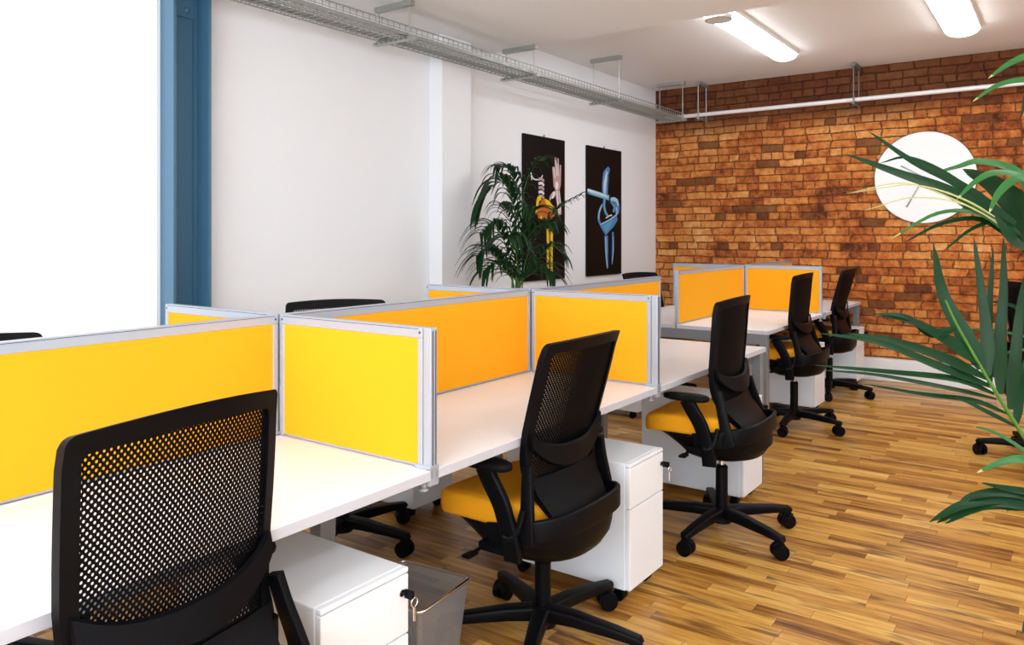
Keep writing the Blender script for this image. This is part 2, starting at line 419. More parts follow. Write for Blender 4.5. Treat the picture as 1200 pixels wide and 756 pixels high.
screen('small visible yellow side screen below the leafy palm, by the white pilaster', (-e, 1.4), (-.630, 1.4))
X2, Y2 = -.215, 3.53
screen('yellow spine screen at the near end of the bench by the brick wall', (X2, Y2+.012), (X2, Y2+1.4-e))
screen('yellow spine screen at the far end of the bench by the brick wall, mostly hidden', (X2, Y2+1.4+e), (X2, Y2+2.8-.012))
screen('yellow side screen facing the aisle on the bench by the brick wall', (X2+e, Y2+1.4), (X2+.635, Y2+1.4), clamp_b=True, short=True)
screen('wall-side yellow side screen on the bench by the brick wall', (X2-e, Y2+1.4), (X2-.635, Y2+1.4))

# ------------------------------------------------------------------ drawer pedestals
def pedestal(label, xf_, yc, face=1, first=[None]):
    if first[0] is None:
        t = thing('drawer_pedestal', label, 'pedestal')
        W, Dp, H = .285, .555, .52
        b = newbm(); bb(b, (-Dp, -W/2, .055), (-.020, W/2, H), .004); obj('body', b, M['cabinet'], t)
        for z0, z1 in ((.058, .352), (.356, .504)):
            b = newbm(); bb(b, (-.0195, -W/2+.001, z0), (0, W/2-.001, z1), .003); d = obj('drawer', b, M['cab_front'], t)
            if z0 > .3:
                b = newbm(); cyl(b, (0, W/2-.03, .465), (.006, W/2-.03, .465), .009, n=14); obj('lock', b, M['chrome'], d)
                b = newbm(); box(b, (.022, W/2-.022, .463), (.030, .007, .022), .002); cyl(b, (.002, W/2-.03, .465), (.014, W/2-.026, .465), .004, n=8)
                obj('key', b, M['black'], d)
                b = newbm(); pts = [(.036, W/2-.018+.011*math.cos(a), .447+.011*math.sin(a)) for a in [2*PI*k/16 for k in range(17)]]
                sweep(b, pts, circ(.0016, 6), up=(1, 0, 0)); bb(b, (.033, W/2-.021, .400), (.037, W/2-.014, .437), .001)
                obj('key_ring', b, M['chrome'], d)
        b = newbm(); bb(b, (-.0195, -W/2+.001, .507), (0, W/2-.001, H), .003); obj('top_lip', b, M['cab_front'], t)
        for x in (-.06, -Dp+.06):
            for y in (-W/2+.04, W/2-.04):
                b = newbm(); cyl(b, (x, y-.018, .022), (x, y+.018, .022), .022, n=16); bb(b, (x-.018, y-.014, .038), (x+.018, y+.014, .056)); obj('castor', b, M['black'], t, smooth=40)
        first[0] = t
    else:
        t = copy_tree(first[0])
    t['label'] = label; t['group'] = 'white drawer pedestals under the desks'
    t.location = (xf_, yc, 0); t.rotation_euler = (0, 0, 0 if face > 0 else PI)
    return t
pedestal('white drawer pedestal in the foreground, right of the nearest chair', .665, -.265)
pedestal('white drawer pedestal behind the second mesh chair', .722, 1.125)
pedestal('white drawer pedestal behind the third mesh chair', .716, 2.365)
pedestal('white drawer pedestal behind the fourth chair, on the bench by the brick wall', .470, 4.67)
pedestal('white drawer pedestal furthest away, beside the last chair and the brick wall', .50, 5.97)
pedestal('drawer pedestal glimpsed under the front bench left of the yellow seat', -1.06, 1.30, -1)
pedestal('pale drawer pedestal glimpsed low between the two benches', -1.10, 3.75, -1)

# ------------------------------------------------------------------ chairs
def chair_proto():
    t = thing('office_chair', '', 'office chair')
    PV = Vector((-.11, 0, .44))
    prof = [(.40, -.190, .135), (.44, -.160, .150), (.48, -.130, .168), (.53, -.108, .190), (.58, -.096, .206), (.64, -.098, .218), (.72, -.115, .225),
            (.80, -.138, .228), (.88, -.160, .229), (.96, -.181, .229), (1.0, -.197, .226)]
    def at(z, k):
        for a, c in zip(prof, prof[1:]):
            if z <= c[0]: return a[k]+(c[k]-a[k])*(z-a[0])/(c[0]-a[0])
        return prof[-1][k]
    def surf(y, z, off=0): return Vector((at(z, 1)+.70*y*y+off, y, z+.008*max(0, (z-.85)/.15)*(1-(y/.226)**2)))-PV
    def outline(inset, zb, zt, r, n=18, m=8, k=5):
        pts = []
        for i in range(n): z = zb+(zt-r-zb)*i/n; pts.append((-(at(z, 2)-inset), z))
        hw = at(zt, 2)-inset
        for i in range(k): a = PI-(PI/2)*i/k; pts.append((-hw+r+r*math.cos(a), zt-r+r*math.sin(a)))
        for i in range(m): pts.append((-hw+r+(2*hw-2*r)*i/m, zt+0*i))
        for i in range(k): a = PI/2-(PI/2)*i/k; pts.append((hw-r+r*math.cos(a), zt-r+r*math.sin(a)))
        for i in range(n+1): z = zt-r+(zb-(zt-r))*i/n; pts.append((at(z, 2)-inset, z))
        for i in range(1, m): pts.append(((at(zb, 2)-inset)*(1-2*i/m), zb))
        return pts
    O = outline(0, .40, 1.0, .016); I = outline(.028, .43, .965, .012)
    b = newbm()
    def ring(P, off): return [b.verts.new(surf(y, z, off)) for y, z in P]
    of, ob_, i_f, ib = ring(O, .010), ring(O, -.012), ring(I, .008), ring(I, -.012)
    n = len(O)
    for i in range(n):
        j = (i+1) % n
        for A, B in ((of, i_f), (ib, ob_), (ob_, of), (i_f, ib)):
            b.faces.new((A[i], A[j], B[j], B[i]))
    back = obj('backrest', b, M['black'], t, smooth=50, loc=PV)
    # mesh sheet, two skins so that it closes up when seen along the back; origin stays on the pattern grid
    b = newbm()
    for off in (-.0032, -.0016, 0):
        rows = []
        for iz in range(29):
            z = .425+(.966-.425)*iz/28; hw = at(z, 2)-.026
            rows.append([b.verts.new(surf(hw*(2*iy/12-1), z, off)) for iy in range(13)])
        for r0, r1 in zip(rows, rows[1:]):
            for i in range(12): b.faces.new((r0[i], r0[i+1], r1[i+1], r1[i])).smooth = True
    obj('mesh_panel', b, M['mesh'], back)
    # lumbar bar: a wide smile-shaped band behind the mesh
    b = newbm(); rings = []
    for i in range(25):
        u = 2*i/24-1; y = u*.212; zc = .625+.068*abs(u)**2.6; hh = .024+.014*(1-abs(u)**2)
        sx = at(zc, 1)+.70*y*y-.016-.012*(1-u*u)
        pr = [(0, hh), (-.010, hh-.006), (-.012, -hh+.006), (0, -hh)]
        rings.append([Vector((sx+a, y, zc+c))-PV for a, c in pr])
    loft(b, rings); obj('lumbar_bar', b, M['black'], back, smooth=50)
    # lower spine plate that ties the back to the seat shell
    b = newbm(); rings = []
    for z, x, h in ((.575, -.100, .195), (.53, -.112, .188), (.48, -.145, .172), (.43, -.180, .158), (.385, -.194, .14), (.34, -.19, .10)):
        rings.append([Vector((x+.012, -h, z))-PV, Vector((x-.004, -h*.6, z))-PV, Vector((x-.010, 0, z))-PV, Vector((x-.004, h*.6, z))-PV, Vector((x+.012, h, z))-PV,
                      Vector((x+.020, h*.6, z))-PV, Vector((x+.018, 0, z))-PV, Vector((x+.020, -h*.6, z))-PV])
    loft(b, rings); obj('spine_plate', b, M['black'], back, smooth=60)
    # seat cushion
    def sup(cx, rx0, rx1, ry, z, n=36, p0=3.2):
        o = []
        for i in range(n):
            a = 2*PI*i/n; c, s = math.cos(a), math.sin(a); p = p0 if c > 0 else min(p0, 2.7)
            k = (abs(c)**p+abs(s)**p)**(-1/p); o.append(Vector((cx+(rx1 if c > 0 else rx0)*c*k, ry*s*k, z)))
        return o
    b = newbm(); rings = []
    for z, sc_ in ((.418, .93), (.421, .985), (.432, 1.0), (.466, 1.0), (.478, .985), (.485, .95), (.489, .82), (.490, .5)):
        r = sup(.055, .178*sc_, .262*sc_, .236*sc_, z, p0=4.2)
        for v in r:
            f = max(0, (v.x-.14)/.17)
            v.z -= .022*f*f; v.z += .010*abs(v.y/.24)**2*(1 if z > .45 else 0)
        rings.append(r)
    loft(b, rings); obj('seat', b, M['yellow'], t, smooth=60)
    # black hull under the seat and around its rear
    b = newbm(); rings = []
    for z, r0, r1, ry, cx in ((.292, .06, .07, .065, .0), (.299, .13, .11, .14, .0), (.318, .185, .14, .19, .0), (.350, .205, .17, .222, .0), (.385, .210, .225, .240, .0), (.412, .211, .290, .244, .0), (.418, .20, .28, .236, .0)):
        rings.append(sup(cx, r0, r1, ry, z, p0=2.6))
    loft(b, rings)
    pts = smooth_path([(.04, -.246, .396), (-.06, -.250, .415), (-.15, -.226, .437), (-.196, -.15, .446), (-.212, 0, .450), (-.196, .15, .446), (-.15, .226, .437), (-.06, .250, .415), (.04, .246, .396)], 5)
    sweep(b, pts, rrect(.009, .036, .8)); 
    sweep(b, [(.02, -.26, .36), (.02, .26, .36)], rrect(.05, .014, .5))
    cyl(b, (.06, .18, .36), (.06, .30, .350), .006, n=8); box(b, (.06, .315, .349), (.03, .05, .010), .003)
    obj('seat_shell', b, M['black'], t, smooth=45)
    for s in (-1, 1):
        b = newbm()
        sweep(b, smooth_path([(-.065, s*.262, .375), (-.060, s*.270, .44), (-.035, s*.280, .54), (.005, s*.284, .61), (.03, s*.284, .652)], 5), rrect(.012, .030, .6), up=(0, 1, 0) if False else (1, 0, 0))
        sweep(b, smooth_path([(-.098, s*.238, .53), (-.085, s*.250, .472), (-.060, s*.262, .448), (-.040, s*.268, .455)], 5), rrect(.010, .028, .6), up=(0, 1, 0))
        arm = obj('armrest', b, M['black'], t, smooth=50)
        b = newbm(); rings = []
        for z, k in ((.648, .86), (.652, .97), (.662, 1), (.670, .96), (.674, .84)):
            rings.append([Vector((v.x, v.y+s*.282, v.z)) for v in sup(.015, .085*k, .12*k, .036*k, z, 24, 2.6)])
        loft(b, rings); obj('arm_pad', b, M['blackf'], arm, smooth=60)
    for s in (-1, 1):
        b = newbm()
        sweep(b, [p-PV for p in smooth_path([(-.090, s*.219, .625), (-.094, s*.228, .56), (-.100, s*.238, .50), (-.104, s*.246, .44), (-.10, s*.246, .40)], 5)], rrect(.010, .030, .6), up=(1, 0, 0), scale=[1, (.6+0, .62)]*0+[(1, .62+.45*(i/20)**2) for i in range(21)])
        obj('back_bracket', b, M['black'], back, smooth=50)
    b = newbm(); cyl(b, (0, 0, .235), (0, 0, .30), .013, n=16, mi=1); cyl(b, (0, 0, .085), (0, 0, .272), .027, n=20); cyl(b, (0, 0, .268), (0, 0, .278), .029, .020, n=20)
    obj('gas_lift', b, [M['black'], M['chrome']], t, smooth=40)
    b = newbm(); cyl(b, (0, 0, .055), (0, 0, .125), .045, .036, n=24)
    RR = .328
    for k in range(5):
        a = 2*PI*k/5; c, s = math.cos(a), math.sin(a)
        sweep(b, [(c*.02, s*.02, .098), (c*.12, s*.12, .100), (c*.26, s*.26, .092), (c*(RR+.012), s*(RR+.012), .084), (c*(RR+.022), s*(RR+.022), .078)], rrect(.024, .022, .45),
              scale=[(1.25, 1.1), (1.1, 1), (.9, .78), (.8, .62), (.5, .3)])
    base = obj('base', b, M['black'], t, smooth=40)
    for k in range(5):
        a = 2*PI*k/5; b = newbm()
        for s in (-1, 1): cyl(b, (0, s*.006, .033), (0, s*.027, .033), .0325, n=24); cyl(b, (0, s*.027, .033), (0, s*.029, .033), .022, n=20)
        cyl(b, (0, -.008, .034), (0, .008, .034), .020, n=12); sweep(b, [(-.022, 0, .045), (-.01, 0, .064), (.012, 0, .066), (.026, 0, .055)], rrect(.012, .008, .5))
        cyl(b, (.012, 0, .05), (.012, 0, .09), .008, n=10)
        obj('castor', b, M['black'], base, smooth=40, loc=(RR*math.cos(a), RR*math.sin(a), 0), rot=(0, 0, a*2.3+k))
    return t
proto = chair_proto(); used = [False]
def chair(label, x, y, face, basea, lift=0, tilt=0, arm=0, group='black mesh office chairs with yellow seats'):
    t = proto if not used[0] else copy_tree(proto); used[0] = True
    t['label'] = label; t['group'] = group; t.location = (x, y, 0); t.rotation_euler = (0, 0, R(face))
    for ch in t.children:
        n = ch.name.split('.')[0]
        if n == 'base': ch.rotation_euler = (0, 0, R(basea-face))
        elif n == 'armrest': ch.location.z += min(lift, 0); ch.location.x = arm
        elif n == 'gas_lift': ch.location.z = 0; ch.scale = (1, 1, 1+lift/.285)
        else: ch.location.z += lift
        if n == 'backrest': ch.rotation_euler = (0, R(tilt), 0)
    return t
chair('black mesh office chair in the foreground, its back filling the lower left corner', .645, -.757, 187, 56, .033, 12, .09)
chair('black mesh chair with yellow seat, second from the camera', .587, .612, 180, 6, -.005, 0)
chair('black mesh office chair with yellow seat at the end of the front bench', .735, 1.87, 182, 48, .035, 11, .03)
chair('black mesh office chair in front of the far yellow side screen, fourth along the aisle', .44, 4.08, 180, 57, .045, 10, .02)
chair('black mesh office chair furthest away on the aisle, nearest the brick wall skirting', .36, 5.42, 180, 66, .035, 0)
chair('black chair on the wall side whose top edge and castors show beside the middle screen', -.585, .79, -32, 9, .018, 0)
chair('black chair on the wall side, only its top edge showing at the far left', -.70, -.57, -3, 30, -.01, 0)
chair('black chair on the wall side, only its top edge showing below the blue poster', -.84, 4.52, -12, 30, -.005, 0)
chair('black chair at the right edge, partly hidden behind palm leaves', 1.90, 4.08, 35, 45, .03, 5)

# ------------------------------------------------------------------ waste bin
t = thing('waste_bin', 'square silver wire mesh waste bin between the front pedestal and second chair', 'bin', (.405, .165, 0), R(6))
b = newbm(); rings = []
for z, h in ((.004, .098), (.02, .103), (.15, .115), (.298, .130)): rings.append([Vector((x, y, z)) for x, y in [(p[0], p[1]) for p in rrect(h, h, .16, 4)]])
loft(b, rings, cap=False); obj('basket', b, M['binmesh'], t)
b = newbm(); loft(b, [[Vector((x, y, z)) for x, y in rrect(.100, .100, .16, 4)] for z in (.001, .010)]); obj('bottom_plate', b, M['galv'], t)
b = newbm(); rr = [Vector((x, y, .300)) for x, y in rrect(.131, .131, .16, 6)]; sweep(b, rr+[rr[0], rr[1]], circ(.0048, 8)); obj('rim', b, M['chrome'], t, smooth=60)

# ------------------------------------------------------------------ cable tray
t = thing('cable_tray', 'galvanised wire basket cable tray hanging along the left wall', 'cable tray', (-1.38, 0, 0))
TZ, TW = 2.575, .125
b = newbm()
for x, z in ((-TW, TZ), (-TW/2, TZ), (0, TZ), (TW/2, TZ), (TW, TZ), (-TW, TZ+.028), (TW, TZ+.028), (-TW, TZ+.058), (TW, TZ+.058)):
    cyl(b, (x, -3.0, z), (x, 6.12, z), .0034 if z < TZ+.05 else .0045, n=6)
y = -3.0
while y < 6.12:
    sweep(b, [(-TW, y, TZ+.058), (-TW, y, TZ-.003), (TW, y, TZ-.003), (TW, y, TZ+.058)], circ(.0032, 5), up=(0, 1, 0)); y += .05
obj('wire_basket', b, M['galv'], t)
b = newbm(); bb(b, (TW-.060, -3.0, TZ+.004), (TW-.008, 6.12, TZ+.022), .004); bb(b, (-TW+.02, -3.0, TZ+.004), (-TW+.09, 6.12, TZ+.016), .004); obj('cable_run', b, M['galv'], t)
for y, cz in ((-.6, 2.79), (1.93, 2.79), (3.29, 2.79), (4.65, HC), (6.07, HC)):
    b = newbm()
    bb(b, (-TW-.045, y-.02, TZ-.026), (TW+.045, y+.02, TZ-.006), .002)
    for k in range(7): bb(b, (-TW-.02+k*.042, y-.0215, TZ-.021), (-TW+.002+k*.042, y+.0215, TZ-.012), mi=1)
    bb(b, (-TW-.03, y-.02, cz-.034), (TW+.03, y+.02, cz), .002)
    top = HC if y > SY else LC
    for s in (-1, 1):
        cyl(b, (s*(TW+.004), y, TZ-.03), (s*(TW+.004), y, cz), .0045, n=8); box(b, (s*(TW+.004), y, TZ), (.018, .018, .010)); 
        if cz < top: cyl(b, (s*(TW-.02), y, cz-.002), (s*(TW-.02), y, top), .006, n=8)
    obj('hanger', b, [M['galv'], M['galv_dark']], t)

t = thing('conduit_pipe', 'pale horizontal conduit pipe hanging in front of the brick wall', 'pipe', (0, 6.19, 0))
b = newbm(); cyl(b, (-1.50, 0, 2.615), (4.49, 0, 2.635), .020, n=16); obj('pipe', b, M['pipe'], t, smooth=40)
for x, zz in ((-1.115, 2.616), (.40, 2.622), (1.95, 2.627), (3.5, 2.63)):
    b = newbm(); bb(b, (x-.018, -.05, HC-.036), (x+.018, .21, HC), .002); bb(b, (x-.016, -.06, zz-.042), (x+.016, .20, zz-.021), .002)
    for y in (-.035, .185): cyl(b, (x, y, zz-.055), (x, y, HC-.02), .0055, n=8)
    sweep(b, [(x, .026*math.cos(a), zz+.026*math.sin(a)-.002) for a in [R(v) for v in range(-30, 211, 30)]], rrect(.010, .003, .3), up=(1, 0, 0))
    obj('hanger', b, M['galv_dark'] if x > 0 else M['galv'], t)

# ------------------------------------------------------------------ ceiling lights, detector
def lamp(label, x, y0, y1, z, w_=.30, sensor=None):
    t = thing('ceiling_light', label, 'ceiling light', (x, y0, z), 0, 'white fluorescent ceiling battens')
    b = newbm(); bb(b, (-w_/2, 0, -.030), (w_/2, y1-y0, 0), .004); obj('housing', b, M['lampbody'], t)
    b = newbm(); L_ = y1-y0; rings = []
    for yy, k in ((.002, .90), (.015, 1), (L_-.06, 1), (L_-.025, .93), (L_-.002, .78)):
        rings.append([Vector((w_*.47*math.cos(a)*k, yy, -.030-.052*math.sin(a)*k)) for a in [PI*i/12 for i in range(13)]])
    loft(b, rings); obj('diffuser', b, M['tube'], t, smooth=50)
    if sensor:
        yy = sensor-y0
        b = newbm(); cyl(b, (.03, yy, -.104), (.03, yy, -.075), .085, .092, n=32); obj('sensor', b, M['clock'], t, smooth=30)
        b = newbm(); sweep(b, [(.03+.088*math.cos(a), yy+.088*math.sin(a), -.100) for a in [2*PI*k/32 for k in range(34)]], circ(.006, 6)); obj('sensor_ring', b, M['galv'], t, smooth=60)
lamp('lit fluorescent ceiling light left of centre, above the brick wall end', 0, 3.56, 5.42, HC, .225, 3.70)
lamp('lit fluorescent ceiling light cut off by the top edge, right of the other', 1.36, 3.86, 5.36, HC, .25)
for x in (2.9,): lamp('unseen fluorescent ceiling light added beyond the right edge for its light', x, 3.86, 5.36, HC, .27)  # unseen lamp, added for more light over the aisle
for x, y in ((1.5, -2.9), (3.1, -1.4), (3.1, 1.2)): lamp('unseen fluorescent batten under the low ceiling, added to light the near bay', x, y, y+1.5, LC, .27)  # unseen battens, added to light the near bay

# ------------------------------------------------------------------ clock
t = thing('wall_clock', 'large round white wall clock with thin grey hands on the brick wall', 'clock', (.953, BY, 1.885))
b = newbm(); cyl(b, (0, 0, 0), (0, -.030, 0), .418, n=96); obj('face', b, M['clock'], t, smooth=30)
b = newbm(); pts = [(.419*math.cos(a), -.018, .419*math.sin(a)) for a in [2*PI*k/96 for k in range(98)]]; sweep(b, pts, rrect(.004, .012, .3), up=(0, 1, 0)); obj('rim', b, M['clockedge'], t, smooth=50)
for n_, (dx, dz), w_ in (('hour_hand', (-.19, .115), .006), ('minute_hand', (-.145, -.27), .006)):
    b = newbm(); sweep(b, [(0, -.038, 0), (dx, -.038, dz)], rrect(w_, .0015, .2), up=(0, 1, 0)); obj(n_, b, M['hand'], t)
b = newbm(); cyl(b, (0, -.03, 0), (0, -.042, 0), .012, n=16); obj('hub', b, M['hand'], t)

# ------------------------------------------------------------------ posters
def pm(n_, c): return mat(n_, c, .4)
ART = [M['canvas'], pm('print_pale_blue', (.40, .66, .82)), pm('print_blue', (.06, .24, .58)), pm('print_mid_blue', (.10, .38, .60)), pm('print_white', (.78, .82, .85)),
       pm('print_pink', (.55, .34, .34)), pm('print_yellow', (.80, .58, .02)), pm('print_orange', (.50, .14, .02)), pm('print_dark_blue', (.02, .07, .16))]
def poster(label, y0, y1, z0, z1, shapes):
    t = thing('poster', label, 'poster', (WX+.002, y0, z0)); W, H = y1-y0, z1-z0
    b = newbm(); bb(b, (0, 0, 0), (.022, W, H), .001)
    k_ = 0
    for mi, pts in shapes:
        k_ += 1; d = .0222+.0001*k_
        v0 = [b.verts.new((.0215, u*W, v*H)) for u, v in pts]; v1 = [b.verts.new((d, u*W, v*H)) for u, v in pts]
        n = len(pts); b.faces.new(v1).material_index = mi
        for i in range(n): b.faces.new((v0[i], v0[(i+1) % n], v1[(i+1) % n], v1[i])).material_index = mi
    obj('printed_canvas', b, ART, t)
    b = newbm(); cyl(b, (.011, W/2, H), (.011, W/2, H+.02), .006, n=8); obj('hook', b, M['galv_dark'], t)
def ell(mi, cx, cy, rx, ry, a0=0, n=18):
    return (mi, [(cx+rx*math.cos(2*PI*i/n)*math.cos(R(a0))-ry*.53*math.sin(2*PI*i/n)*math.sin(R(a0)), cy+rx*.53*math.cos(2*PI*i/n)*math.sin(R(a0))+ry*math.sin(2*PI*i/n)*math.cos(R(a0))) for i in range(n)])
def strip(mi, pts, w_):                                       # thick polyline, u/v units
    L_, Rr = [], []
    if len(pts) > 2:
        q = smooth_path([(a, c, 0) for a, c in pts], 5)
        if isinstance(w_, (list, tuple)): w_ = [w_[min(i//5, len(w_)-1)]+(w_[min(i//5+1, len(w_)-1)]-w_[min(i//5, len(w_)-1)])*(i % 5)/5 for i in range(len(q))]
        pts = [(v.x, v.y) for v in q]
    for i, p in enumerate(pts):
        a = pts[max(i-1, 0)]; c = pts[min(i+1, len(pts)-1)]; dx, dy = (c[0]-a[0])*.53, c[1]-a[1]; l = math.hypot(dx, dy) or 1
        ww = w_[i] if isinstance(w_, (list, tuple)) else w_
        L_.append((p[0]-dy/l*ww, p[1]+dx/l*ww*.53)); Rr.append((p[0]+dy/l*ww, p[1]-dx/l*ww*.53))
    return (mi, L_+Rr[::-1])
blue_art = [
    strip(2, [(.50, .61), (.50, .70), (.53, .79), (.62, .85)], [.07, .09, .085, .03]), strip(1, [(.49, .63), (.50, .72), (.56, .82)], [.03, .045, .03]), strip(4, [(.47, .66), (.49, .73), (.54, .80)], .012), strip(8, [(.58, .70), (.60, .76), (.59, .80)], .02),
    strip(3, [(0, .650), (.3, .632), (.62, .612)], .040), strip(1, [(0, .655), (.3, .637), (.60, .616)], .024), strip(4, [(0, .660), (.3, .643), (.52, .628)], .009),
    ell(2, .78, .585, .13, .030, 0), ell(2, .86, .535, .08, .055, 0), strip(1, [(.66, .60), (.76, .605), (.86, .59), (.90, .55)], [.02, .03, .03, .018]), strip(1, [(.84, .54), (.86, .50), (.80, .45)], [.022, .02, .012]),
    ell(8, .76, .565, .03, .012), strip(3, [(.72, .56), (.78, .545), (.74, .50)], .020), ell(4, .88, .57, .02, .010),
    strip(3, [(.48, .60), (.47, .54), (.52, .49), (.58, .47)], [.03, .03, .026, .016]), strip(2, [(.42, .56), (.33, .50), (.31, .44), (.36, .40)], [.014, .026, .03, .02]), strip(1, [(.40, .55), (.325, .49), (.315, .44)], .010),
    (2, [(.34, .392), (.60, .425), (.84, .478), (.88, .44), (.76, .385), (.60, .34), (.52, .312), (.45, .34)]), (3, [(.44, .39), (.74, .435), (.60, .36), (.52, .33)]), strip(1, [(.36, .398), (.60, .432), (.82, .476)], .009), strip(4, [(.52, .45), (.62, .468), (.70, .475)], .010),
    strip(2, [(.53, .31), (.54, .18), (.57, .05)], [.050, .042, .022]), strip(1, [(.51, .30), (.525, .16), (.56, .06)], .013), strip(3, [(.56, .28), (.57, .16)], .012),
    strip(2, [(.73, .34), (.73, .20), (.70, .08)], [.022, .030, .012]), strip(1, [(.75, .30), (.745, .20), (.71, .11)], .008)]
hand_art = []
hand_art += [strip(5, [(.76, .66), (.70, .80)], [.05, .028]), strip(5, [(.79, .68), (.755, .87)], [.03, .024]), strip(5, [(.82, .68), (.82, .865)], [.03, .022]), strip(5, [(.86, .67), (.885, .82)], [.03, .02]),
    strip(4, [(.745, .72), (.715, .79)], .010), strip(4, [(.79, .74), (.765, .85)], .009), strip(4, [(.825, .74), (.825, .84)], .009),
    ell(5, .80, .68, .085, .055), ell(4, .79, .67, .04, .03), strip(5, [(.80, .64), (.84, .54), (.87, .46)], [.06, .05, .04]), strip(4, [(.79, .63), (.82, .54), (.85, .47)], .014), strip(4, [(.85, .63), (.885, .54), (.885, .48)], .010),
    ell(4, .70, .60, .06, .025, 30), ell(5, .64, .585, .06, .02, 50),
    strip(4, [(.16, .74), (.22, .70), (.36, .70), (.44, .73)], .008), strip(4, [(.16, .74), (.18, .69)], .008)]
hand_art += [strip(4 if i % 2 else 5, [(.34, .70-.03*i), (.41, .705-.03*i), (.47, .69-.03*i)], .018) for i in range(5)]
hand_art += [(7, [(.30, .50), (.45, .57), (.72, .52), (.75, .46), (.55, .40), (.34, .40)]), strip(6, [(.28, .46), (.33, .56), (.40, .57)], [.02, .03, .03]), (6, [(.48, .57), (.60, .555), (.76, .49), (.72, .475), (.60, .50), (.52, .53)]),
    ell(6, .40, .44, .07, .02, 60), ell(7, .52, .46, .12, .03), strip(6, [(.56, .36), (.565, .18), (.56, 0.01)], .026), strip(6, [(.66, .34), (.655, .18), (.66, .012)], .026), strip(7, [(.61, .35), (.61, .20)], .012)]
poster('tall black poster with a pink x-ray hand and yellow bones, behind the palm', 3.80, 4.455, .965, 2.215, hand_art)
poster('tall black poster with blue x-ray arms, right of the palm', 4.865, 5.555, .965, 2.215, blue_art)

# ------------------------------------------------------------------ palms
def at_px(px, py, d):                                         # a point d metres deep along the view axis
    f = Vector((-math.sin(YAW), math.cos(YAW), 0)); r = Vector((math.cos(YAW), math.sin(YAW), 0))
    return CAM+(f+r*((px-600)/FOC)+Vector((0, 0, 1))*((HOR-py)/FOC))*d
def leaflet(bm, pts, wmax, mi=0, fold=.35, tipmi=None, nrm=None):
    P = smooth_path(pts, 5); n = len(P); L_, Mm, Rr = [], [], []
    up = Vector((0, 0, 1)) if nrm is None else Vector(nrm)
    for i, p in enumerate(P):
        t = (P[min(i+1, n-1)]-P[max(i-1, 0)]).normalized(); s = t.cross(up)
        if s.length < .05: s = t.cross(Vector((1, 0, 0)))
        s.normalize(); nn = s.cross(t).normalized(); u = i/(n-1)
        wv = wmax*(min(1, .35+u*3.5)*(1-u)**.62 if u > .0 else .35)*.5+.0006
        L_.append(bm.verts.new(p-s*wv+nn*wv*fold)); Mm.append(bm.verts.new(p)); Rr.append(bm.verts.new(p+s*wv+nn*wv*fold))
    for i in range(n-1):
        m_ = tipmi if (tipmi is not None and i > n*.86) else mi
        for A, B in ((L_, Mm), (Mm, Rr)):
            f = bm.faces.new((A[i], B[i], B[i+1], A[i+1])); f.material_index = m_; f.smooth = True
def frond(parent, base, rach, n, ll, wd, droop, mats=None, side_bias=0, start=.25, name='frond', rng=random, origin=(0, 0, 0)):
    """pinnate frond: rachis path (world points), n leaflet pairs"""
    o = Vector(origin); P = [p-o for p in smooth_path(rach, 8)]
    b = newbm(); N = len(P); sweep(b, P, circ(.0055, 7), scale=[1.2-.95*i/(N-1) for i in range(N)])
    st = obj('frond', b, M['stem'], parent, smooth=60)
    b = newbm()
    for k in range(n):
        u = start+(1-start)*(k+.5)/n; i = min(int(u*(N-1)), N-2); p = P[i].lerp(P[i+1], u*(N-1)-i)
        t = (P[min(i+2, N-1)]-P[max(i-1, 0)]).normalized(); s = t.cross(Vector((0, 0, 1)))
        if s.length < .1: s = Vector((1, 0, 0))
        s.normalize(); l = ll*(.55+.9*math.sin(PI*min(1, .18+.72*(u-start)/(1-start))))*rng.uniform(.85, 1.1)
        for sg in (-1, 1):
            d = (s*sg*.80+t*(.45+.5*u)+Vector((0, 0, 1))*(.22+side_bias*sg)).normalized()
            q = [p, p+d*l*.33+Vector((0, 0, .01*l)), p+d*l*.68-Vector((0, 0, droop*l*.28)), p+d*l*.95-Vector((0, 0, droop*l*.85))]
            leaflet(b, q, wd*rng.uniform(.85, 1.15))
    obj('leaflets', b, mats or M['leaf'], st)
    return st
def pot(parent, r=.17, h=.34):
    b = newbm(); rings = []
    for z, k in ((0, .72), (.01, .76), (h*.5, .9), (h, 1.0), (h+.004, .98), (h, .92), (h-.03, .90)):
        rings.append([Vector((r*k*math.cos(2*PI*i/32), r*k*math.sin(2*PI*i/32), z)) for i in range(32)])
    loft(b, rings, cap=True); obj('pot', b, M['pot'], parent, smooth=50)
    b = newbm(); cyl(b, (0, 0, h-.035), (0, 0, h-.025), r*.89, n=28); obj('soil', b, M['soil'], parent)

